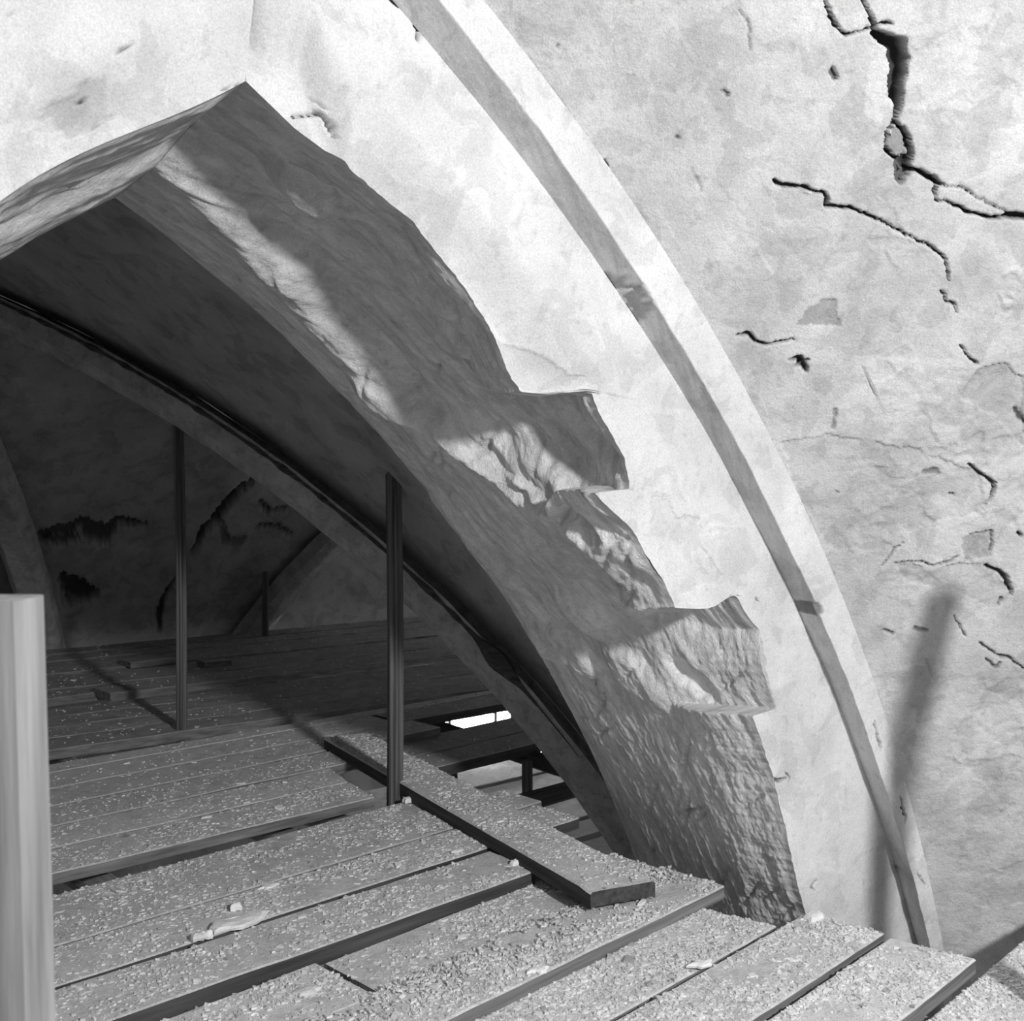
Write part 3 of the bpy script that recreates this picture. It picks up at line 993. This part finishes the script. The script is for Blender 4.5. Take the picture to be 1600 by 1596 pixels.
def board(e0, pn0, e1, pn1, w, z, label, th=.042, side='wood', top='dust', skew=0.0, w1=None, group=None, dens=1.0, name='scaffold_board',
          tilt=0.0, warp=.004, cat='board', seed=None, dz1=0.0):
    """plank: near edge from (e0,pn0) to (e1,pn1), width w towards +p; skew shifts the far corner of the right end; tilt lifts the far edge"""
    seed = seed if seed is not None else len(BOARDS) * 13 + 5
    w1 = (w if w1 is None else w1) - .007
    w = w - .007
    L = math.hypot(e1 - e0, pn1 - pn0)
    n = max(6, int(L / .06)); m = 7
    x = np.linspace(0, 1, n)[:, None]; y = np.array([0, .022, .25, .5, .75, .978, 1])[None, :]
    rag = .006 * fbm(x * L * 9, y * 0 + 3, seed, 3)
    eE = e1 + skew * y + .012 * fbm(y * 9, y * 0, seed + 2, 2)
    e = e0 * (1 - x) + eE * x
    ww = w * (1 - x) + w1 * x
    p = (pn0 * (1 - x) + pn1 * x) + ww * y + rag * (1 - 2 * y)
    zt = z + tilt * y + dz1 * x + warp * 2 * fbm(x * L * 2.5, y * 1.2, seed + 5, 3)
    # rounded arrises
    zt = zt - .004 * ((np.abs(y - .5) > .49))
    top_g = bpt(e, p, zt)
    bot = bpt(e, p, zt - th)
    c = bpt((e0 + e1) / 2, (pn0 + pn1) / 2 + w / 2, z)
    ang = math.atan2(EB[1], EB[0])
    V = np.concatenate([top_g.reshape(-1, 3), bot.reshape(-1, 3)]) - c
    ca, sa = math.cos(-ang), math.sin(-ang)
    V = np.stack([V[:, 0] * ca - V[:, 1] * sa, V[:, 0] * sa + V[:, 1] * ca, V[:, 2]], 1)
    idx = np.arange(n * m).reshape(n, m); N0 = n * m
    q = [np.stack([idx[:-1, :-1], idx[1:, :-1], idx[1:, 1:], idx[:-1, 1:]], -1).reshape(-1, 4)]
    q.append(q[0][:, ::-1] + N0)

    def ring(a):
        return np.stack([a[:-1], a[:-1] + N0, a[1:] + N0, a[1:]], -1)
    q += [ring(idx[:, 0]), ring(idx[::-1, -1]), ring(idx[-1, :]), ring(idx[0, ::-1])]
    mi = np.concatenate([np.full(len(a), 0 if i == 0 else 1) for i, a in enumerate(q)])
    q = np.concatenate(q)
    tone = np.ones(2 * N0) * (1 + .16 * (random.random() - .5))
    me = raw_mesh(name, V, q, [M[top], M[side]], tone, mi)
    o = link(bpy.data.objects.new(name, me))
    o.location = c; o.rotation_euler = (0, 0, ang)
    tag(o, label, cat, group)
    BOARDS.append(dict(ae=e0, ap=pn0, be=e0, bp=pn0 + w, ce=e1 + skew, cp=pn1 + w1, de=e1, dp=pn1, w=w, z=z, dens=dens, L=L))
    return o


G_NEAR = 'debris-strewn scaffold boards in the foreground'
G_MID = 'scaffold boards of the middle rows'
G_FAR = 'scaffold boards in the rows under the far vault'
board(.3, .73, 4.3, .73, .27, -.03, 'scaffold board nearest the camera, mostly below the picture edge', dens=1.5, group=G_NEAR)
board(.3, 1.02, 4.25, 1.02, .272, -.035, 'debris-covered board at the bottom right corner running past the wall foot', dens=2.6, group=G_NEAR)
board(.3, 1.30, 3.36, 1.308, .27, .0, 'board at bottom right whose squared end points into the dark gap by the wall', dens=2.2, group=G_NEAR, skew=-.04)
board(.3, 1.592, 3.345, 1.598, .275, .0, 'debris-covered board ending just left of the post shadow on the arch', dens=2.4, group=G_NEAR, skew=-.03)
board(.3, 1.888, 3.17, 1.893, .27, -.012, 'debris-covered board with cut corner at the foot of the arch', dens=2.2, group=G_NEAR, skew=-.05)
board(.3, 2.145, 3.25, 2.15, .285, .032, 'raised board with a ragged dark front edge reaching under the arch soffit', dens=1.8, group=G_NEAR, skew=.02, tilt=-.008)
board(1.93, 2.445, 3.30, 2.44, .28, .0, 'board half hidden below the end of the crosswise plank', dens=1.5, group=G_NEAR)
board(.3, 2.405, 1.875, 2.40, .30, .028, 'short board ending in a square notch at the bottom edge of the picture', dens=1.3, group=G_NEAR)
board(.2, 2.80, 2.85, 2.70, .28, .048, 'board with a thick dark front edge running from the lower left', dens=1.1, group=G_NEAR, side='wood_dark', th=.055, skew=.03)
board(.2, 3.09, 3.44, 3.0, .265, .044, 'board with a broken plaster lump on it, second behind the dark-edged board', dens=1.1, group=G_NEAR, side='wood_dark')
board(.2, 3.365, 3.50, 3.275, .27, .042, 'dusty board third behind the dark-edged board, passing under the crosswise plank', dens=.8, group=G_NEAR)
board(.2, 3.605, 3.16, 3.555, .175, .036, 'dusty board in front of the open dark slot at the left', dens=1.0, group=G_NEAR)
board(.5, 3.985, 2.99, 3.82, .262, .055, 'board with rounded pale front edge beside the middle post', dens=.8, group=G_MID, th=.040, w1=.272, skew=.06)
board(.5, 4.255, 3.05, 4.10, .26, .055, 'smooth dusty board second behind the open slot', dens=.55, group=G_MID, skew=.08)
board(.5, 4.52, 3.36, 4.38, .265, .052, 'smooth dusty board third behind the open slot, crossed by the post shadow', dens=.35, group=G_MID)
board(.6, 4.80, 4.1, 4.63, .265, .05, 'smooth dusty board fourth behind the open slot, under the plank tip', dens=.2, group=G_MID, top='dust')
board(.6, 5.08, 4.0, 4.90, .262, .05, 'smooth dusty board fifth behind the open slot', dens=.12, group=G_MID)
board(.6, 5.36, 5.3, 5.09, .20, .05, w1=.085, label= 'narrow dusty board right in front of the left post', dens=.08, group=G_MID)
# planks to the right, over the open bay
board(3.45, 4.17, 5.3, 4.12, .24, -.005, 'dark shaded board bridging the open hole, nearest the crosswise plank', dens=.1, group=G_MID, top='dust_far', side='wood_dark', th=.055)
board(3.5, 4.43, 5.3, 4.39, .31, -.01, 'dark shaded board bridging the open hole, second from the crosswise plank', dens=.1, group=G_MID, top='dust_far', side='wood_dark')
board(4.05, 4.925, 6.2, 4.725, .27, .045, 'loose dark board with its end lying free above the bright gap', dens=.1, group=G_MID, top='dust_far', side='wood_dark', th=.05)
# far rows, turned parallel with the wall
SL = -.17
ORD = ['', 'first', 'second', 'third', '', 'short fourth', 'long fourth', 'fifth', 'sixth', 'seventh', 'eighth', 'ninth', 'last']
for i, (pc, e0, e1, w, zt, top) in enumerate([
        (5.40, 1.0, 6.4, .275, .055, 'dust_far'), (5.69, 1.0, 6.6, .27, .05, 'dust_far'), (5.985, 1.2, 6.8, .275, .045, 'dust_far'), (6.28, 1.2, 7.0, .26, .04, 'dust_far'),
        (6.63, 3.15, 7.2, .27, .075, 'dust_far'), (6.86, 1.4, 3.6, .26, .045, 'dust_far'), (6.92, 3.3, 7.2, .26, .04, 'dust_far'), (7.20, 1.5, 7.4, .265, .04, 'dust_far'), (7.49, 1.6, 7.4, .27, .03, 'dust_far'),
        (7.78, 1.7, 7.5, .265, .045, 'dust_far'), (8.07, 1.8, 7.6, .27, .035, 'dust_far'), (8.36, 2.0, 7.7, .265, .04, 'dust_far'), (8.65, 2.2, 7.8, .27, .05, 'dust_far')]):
    lab = {0: 'pale front board of the raised far platform, holding the left post foot',
           4: 'upper far board with a free squared end left of the left post'}.get(i, 'thinly dusted board in the dim far deck, %s row behind the left post' % ORD[i])
    o = board(e0, pc + SL * (e0 - 4), e1, pc + SL * (e1 - 4), w, zt, lab, top=top, dens=.06, group=G_FAR, warp=.008, th=.05)

# crosswise plank lying on the others
A_, B_, C_, D_ = (2.735, 2.335), (2.97, 2.245), (3.585, 4.62), (3.345, 4.70)


def cross_plank():
    n, m = 44, 6
    x = np.r_[0, .008, np.linspace(.03, 1, n - 2)][:, None]; y = np.array([0, .03, .35, .65, .97, 1])[None, :]
    A, B, C, D = map(np.array, (A_, B_, C_, D_))
    e = (A[0] * (1 - y) + B[0] * y) * (1 - x) + (D[0] * (1 - y) + C[0] * y) * x
    p = (A[1] * (1 - y) + B[1] * y) * (1 - x) + (D[1] * (1 - y) + C[1] * y) * x
    e = e + .006 * fbm(x * 18, y * 0, 3, 3) * (1 - 2 * y)
    zt = .107 + .006 * fbm(x * 6, y * 2, 8, 3)
    zt = zt - .008 * ((y < .01) | (y > .99)) - .006 * (x < .01)
    top = bpt(e, p, zt); bot = bpt(e, p, zt - .052)
    c = bpt((A[0] + C[0]) / 2, (A[1] + C[1]) / 2, .06)
    ang = math.atan2(*(bpt(*D_, 0) - bpt(*A_, 0))[[1, 0]])
    V = np.concatenate([top.reshape(-1, 3), bot.reshape(-1, 3)]) - c
    ca, sa = math.cos(-ang), math.sin(-ang)
    V = np.stack([V[:, 0] * ca - V[:, 1] * sa, V[:, 0] * sa + V[:, 1] * ca, V[:, 2]], 1)
    idx = np.arange(n * m).reshape(n, m); N0 = n * m
    q = [np.stack([idx[:-1, :-1], idx[:-1, 1:], idx[1:, 1:], idx[1:, :-1]], -1).reshape(-1, 4)]
    q.append(q[0][:, ::-1] + N0)
    for a in (idx[:, 0][::-1], idx[:, -1], idx[0, :], idx[-1, ::-1]):
        q.append(np.stack([a[:-1], a[:-1] + N0, a[1:] + N0, a[1:]], -1))
    mi = np.concatenate([np.full(len(a), 0 if i == 0 else 1) for i, a in enumerate(q)])
    me = raw_mesh('scaffold_plank', V, np.concatenate(q), [M['dust'], M['wood_dark']], np.ones(2 * N0), mi)
    o = link(bpy.data.objects.new('scaffold_plank', me)); o.location = c; o.rotation_euler = (0, 0, ang)
    tag(o, 'thick loose plank lying crosswise on top of the other boards', 'plank')


cross_plank()
BOARDS.append(dict(ae=A_[0], ap=A_[1], be=B_[0], bp=B_[1], ce=C_[0], cp=C_[1], de=D_[0], dp=D_[1], w=.25, z=.107, dens=1.3, L=2.4))


# ---- posts
def post(base, top_z, w, d, yaw, label, mat='post', zb=-.5, group='upright scaffold posts', lean=(0, 0), grooves=True, name='scaffold_post'):
    n = 22
    # cross-section: chamfered rectangle with shallow drying grooves
    hw, hd, c = w / 2, d / 2, min(w, d) * .10
    sec = []
    corners = [(-hw, -hd), (hw, -hd), (hw, hd), (-hw, hd)]
    for i in range(4):
        a, b = np.array(corners[i]), np.array(corners[(i + 1) % 4])
        u = (b - a) / np.linalg.norm(b - a); nrm = np.array([u[1], -u[0]]); L = np.linalg.norm(b - a)
        sec.append(a + u * c)
        if grooves:
            for f in (.34, .62):
                sec += [a + u * (L * f - .004), a + u * L * f - nrm * .005, a + u * (L * f + .004)]
        sec.append(b - u * c)
    sec = np.array(sec); k = len(sec)
    zs = np.linspace(zb, top_z, n)
    rings = []
    for i, zz in enumerate(zs):
        f = (zz - zb) / (top_z - zb)
        wob = np.array([.004 * math.sin(zz * 3 + w * 90), .004 * math.cos(zz * 2.3)])
        q = sec * (1 - .05 * f) + wob + np.array(lean) * (zz)
        rings.append(np.c_[q, np.full(k, zz)])
    V = np.concatenate(rings + [np.array([[*(sec.mean(0) + np.array(lean) * top_z), top_z]])])
    faces = []
    for i in range(n - 1):
        for j in range(k):
            faces.append([i * k + j, i * k + (j + 1) % k, (i + 1) * k + (j + 1) % k, (i + 1) * k + j])
    for j in range(k):
        faces.append([(n - 1) * k + j, (n - 1) * k + (j + 1) % k, n * k])
    o = poly_obj(name, V, faces, M[mat])
    o.location = (base[0], base[1], 0); o.rotation_euler = (0, 0, yaw)
    return tag(o, label, 'post', group)


post((-.531, 4.90), 1.635, .066, .066, math.radians(18), 'tall dark wooden post standing behind the crosswise plank', lean=(.0, 0))
post((-1.863, 6.10), 1.86, .056, .056, math.radians(10), 'dark wooden post at the left, reaching up in front of the broad rib')
post((-2.205, 9.70), .62, .055, .055, .3, 'short dark post far back below the steep dark rib')
post((-1.70, 10.95), .13, .05, .05, .2, 'stub of a post at the far edge of the shaded deck')
post((-.665, 1.30), 1.352, .20, .07, math.radians(-3), 'pale wooden post at the left picture edge, close and out of focus', mat='post_pale', grooves=False)
post((1.575, 2.95), 1.36, .085, .085, math.radians(30), lean=(.03, -.01), label= 'post just outside the right edge whose shadow falls on the arch', mat='post_pale')


# ---- round bearers under the boards
def pole(a, b, r, label, mat='pole', group=None, name='scaffold_bearer'):
    a, b = np.array(a, float), np.array(b, float)
    L = np.linalg.norm(b - a); n, k = 16, 14
    xs = np.linspace(0, L, n)
    V = []
    for i, x in enumerate(xs):
        rr = r * (1 - .12 * x / L)
        rr *= (1 if 0 < i < n - 1 else .93)
        for j in range(k):
            an = 2 * math.pi * j / k
            V.append((x - L / 2, rr * math.cos(an) * (1 + .04 * math.sin(x * 7 + j)) + .006 * math.sin(x * 2), rr * math.sin(an)))
    fcs = []
    for i in range(n - 1):
        for j in range(k):
            fcs.append([i * k + j, (i + 1) * k + j, (i + 1) * k + (j + 1) % k, i * k + (j + 1) % k])
    fcs += [list(range(k)), list(range((n - 1) * k + k - 1, (n - 1) * k - 1, -1))]
    o = poly_obj(name, V, fcs, M[mat])
    o.location = (a + b) / 2
    d = (b - a) / L
    o.rotation_euler = (0, -math.asin(d[2]), math.atan2(d[1], d[0]))
    return tag(o, label, 'bearer', group)


G_B = 'round timber bearers below the boards'
for e, r, lab in [(1.50, .065, 'round bearer showing in the open slot beside the near left post'), (1.78, .065, 'round bearer showing in the open slot, second from the near left post'),
                  (2.62, .06, 'round bearer showing at the right end of the open slot'), (2.90, .06, 'round bearer under the board ends by the middle post'),
                  (3.04, .055, 'round bearer poking out between the boards at the arch foot')]:
    if e == 3.04:
        pole(bpt(e - .02, 1.1, -.12), bpt(e + .03, 2.9, -.10), r, lab, group=G_B)
    else:
        pole(bpt(e, 1.2 if e < 2.5 else 3.2, -.10), bpt(e + .06, 5.3, -.085), r, lab, group=G_B)
pole(bpt(4.35, 3.9, -.10), bpt(4.5, 5.25, -.085), .05, 'dark bearer carrying the boards over the open hole', 'wood_dark', G_B)
pole(bpt(3.3, 3.80, -.16), bpt(5.4, 3.70, -.16), .05, 'dark ledger pole along the near edge of the open hole', 'wood_dark', G_B)
for e, p0, p1, lb in [(2.4, 5.5, 8.5, 'left'), (4.2, 5.4, 8.3, 'middle'), (6.0, 5.0, 8.1, 'right')]:
    pole(bpt(e, p0, -.075), bpt(e + .5, p1, -.075), .06, '%s one of three round bearers below the far rows of boards' % lb, 'pole', G_B)

# ---- lower lift of the scaffold, seen through the hole
ZL = -1.12
for i in range(7):
    p0 = 5.15 + i * .285
    board(4.3, p0 + .1, 8.2, p0 - .25, .262, ZL + (.02 if i % 2 else 0), 'daylit board of the lower stage seen through the deck hole, %s from the near side' % ['first', 'second', 'third', 'fourth', 'fifth', 'sixth', 'seventh'][i], top='dust', dens=0, group='boards of the lower scaffold stage', warp=.01)
for e, p, lab, w in [(4.23, 4.06, 'black post below the deck in the middle of the open hole', .05), (4.28, 4.72, 'thin post below the deck left of the bright gap', .05)]:
    b = bpt(e, p, 0)
    post((b[0], b[1]), -.06, w, w, .4, lab, zb=ZL - .3, group='posts below the deck')
b = wpt(2.75, 5.75, 0)
post((float(b[0]), float(b[1])), -.06, .05, .05, .2, 'slim pale post below the deck against the bright window', zb=-2.2, group='posts below the deck', mat='post_pale')

# ---- loose board offcuts on the far platform
for e, p, ln, w, lab in [(3.75, 7.72, .42, .2, 'loose board offcut lying on the far rows left of the left post'), (4.15, 7.35, .2, .12, 'small splintered offcut beside the left post')]:
    board(e, p, e + ln, p - .05, w, .085, lab, top='dust_far', dens=0, group='offcuts on the far rows', th=.04, name='board_offcut', cat='offcut')


# ================================================================== RUBBLE
def chips(n, smin, smax, seed, filt):
    """flat broken flakes scattered on the boards: returns verts, quads+pentagon tops as triangles"""
    r = np.random.default_rng(seed)
    ar = np.array([b['dens'] * b['L'] * b['w'] for b in BOARDS]); pr = ar / ar.sum()
    ci = r.choice(len(BOARDS), n, p=pr)
    g = {k: np.array([b[k] for b in BOARDS])[ci] for k in BOARDS[0]}
    x = r.random(n) ** .8; y = .03 + .94 * r.random(n)
    e = (g['ae'] * (1 - y) + g['be'] * y) * (1 - x) + (g['de'] * (1 - y) + g['ce'] * y) * x
    p = (g['ap'] * (1 - y) + g['bp'] * y) * (1 - x) + (g['dp'] * (1 - y) + g['cp'] * y) * x
    z = g['z']
    # clump them
    cl = fbm(e * 3.1, p * 5.0, seed, 4) + .28 * fbm(e * 14, p * 14, seed + 3, 2)
    keep = (cl + r.normal(0, .07, n) > filt)
    e, p, z = e[keep], p[keep], z[keep]
    m = len(e)
    size = smin + (smax - smin) * r.random(m) ** 2.2
    K = 4
    an = (np.arange(K)[None, :] + r.uniform(-.32, .32, (m, K))) * 2 * math.pi / K + r.uniform(0, 6.28, (m, 1))
    rad = size[:, None] * r.uniform(.55, 1.15, (m, K)) * .5
    st = r.uniform(.55, 1.0, (m, 1)); rot = r.uniform(0, 6.28, (m, 1))
    lx, ly = rad * np.cos(an), rad * np.sin(an) * st
    lx, ly = lx * np.cos(rot) - ly * np.sin(rot), lx * np.sin(rot) + ly * np.cos(rot)
    tx, ty = r.normal(0, .13, (m, 1)), r.normal(0, .13, (m, 1))
    hgt = tx * lx + ty * ly
    hgt = hgt - hgt.min(1, keepdims=True)
    thk = size[:, None] * r.uniform(.02, .09, (m, 1)) + .0012
    P = bpt(e, p, z)[:, None, :]
    top = P + np.stack([lx, ly, hgt + thk], -1)
    bot = P + np.stack([lx * 1.05, ly * 1.05, hgt * .8 - .003], -1)
    V = np.concatenate([top, bot], 1)          # (m,10,3)
    tris = []
    for k in range(1, K - 1): tris.append((0, k, k + 1))
    for k in range(K):
        k2 = (k + 1) % K
        tris += [(k, k + K, k2 + K), (k, k2 + K, k2)]
    T = np.array(tris)
    tone = np.repeat(r.uniform(.76, 1.08, m) * np.where(r.random(m) < .07, .6, 1), 2 * K)
    return V, T, tone


V, T, tone = chips(100000, .003, .024, 5, -.08)
m = len(V)
tri = (T[None] + (np.arange(m) * 8)[:, None, None]).reshape(-1, 3)
me = raw_mesh('plaster_debris', V.reshape(-1, 3), tri, [M['chip']], tone)
tag(link(bpy.data.objects.new('plaster_debris', me)), 'fine crumbled plaster rubble and dust strewn over the scaffold boards', 'rubble', kind='stuff')

# larger flakes, one by one
V, T, tone = chips(620, .024, .060, 9, -.06)
V = V[:240]
for i, v in enumerate(V):
    c = v.mean(0); c[2] = v[4:, 2].min()
    me = bpy.data.meshes.new('plaster_flake')
    me.from_pydata([tuple(a) for a in (v - c)], [], [tuple(map(int, t)) for t in T])
    me.materials.append(M['chip'])
    a = me.attributes.new('tone', 'FLOAT', 'POINT'); a.data.foreach_set('value', np.full(8, tone[i * 8], np.float32))
    o = link(bpy.data.objects.new('plaster_flake', me)); o.location = c
    tag(o, 'small flat plaster flake among the rubble on the boards', 'plaster flake', 'plaster flakes lying on the boards')


def lump(u, v, z, sx, sy, h, label, seed, yaw=0., tn=1.1):
    """broken plaster lump"""
    r = ray(u, v); k = (z - CAM_H) / r[2]; P = CAM + k * r
    K = 11
    rr = random.Random(seed)
    rad = [rr.uniform(.55, 1.15) for _ in range(K)]
    V, Fc = [], []
    lev = [(1.0, -.004), (1.02, .35 * h), (.85, .8 * h), (.45, h)]
    for f, hz in lev:
        for i in range(K):
            an = 2 * math.pi * i / K
            V.append((sx * f * rad[i] * math.cos(an) + rr.uniform(-.05, .05) * sx, sy * f * rad[i] * math.sin(an) + rr.uniform(-.05, .05) * sy, hz + rr.uniform(-.12, .12) * h))
    for j in range(len(lev) - 1):
        for i in range(K):
            Fc.append([j * K + i, j * K + (i + 1) % K, (j + 1) * K + (i + 1) % K, (j + 1) * K + i])
    Fc.append([3 * K + i for i in range(K)])
    o = poly_obj('plaster_lump', V, Fc, M['chip'], tone=tn)
    o.location = P; o.rotation_euler = (0, 0, yaw)
    tag(o, label, 'plaster lump', 'larger plaster lumps on the boards')


lump(808, 1350, .05, .034, .024, .016, 'bright white plaster lump at the board corner beside the crosswise plank', 1, .3, 1.35)
lump(372, 1442, .05, .10, .06, .014, 'large pale slab of fallen plaster on the board at lower left', 2, .8, 1.2)
lump(368, 1420, .05, .022, .018, .02, 'small white chip just behind the large fallen slab', 3, .2, 1.35)
lump(327, 1464, .05, .016, .014, .02, 'tiny pale chip in front of the large fallen slab', 4, .2, 1.3)
lump(420, 1386, .045, .04, .022, .008, 'flat pale flake lying across a board joint above the large slab', 5, .9, 1.2)
lump(310, 1466, .05, .030, .022, .018, 'curled grey plaster fragment on the board at lower left', 6, .4, .9)
lump(638, 1252, .045, .035, .025, .018, 'pale plaster lump at the foot of the middle post', 7, .4, 1.1)
lump(1095, 1507, .0, .045, .028, .008, 'light flake bridging the joint between two foreground boards', 8, .2, 1.2)
lump(842, 1515, .035, .04, .028, .007, 'light flake at the ragged edge of the raised board', 9, .4, 1.15)
lump(715, 1330, .05, .03, .014, .006, 'thin flake lying on the board behind the dark-edged board', 10, .6, 1.0)
lump(480, 1550, .03, .05, .03, .008, 'flat grey fragment near the notch at the bottom edge', 11, .5, .95)
lump(1270, 1435, .0, .05, .035, .02, 'heap of plaster against the foot of the arch', 12, .5, 1.0)
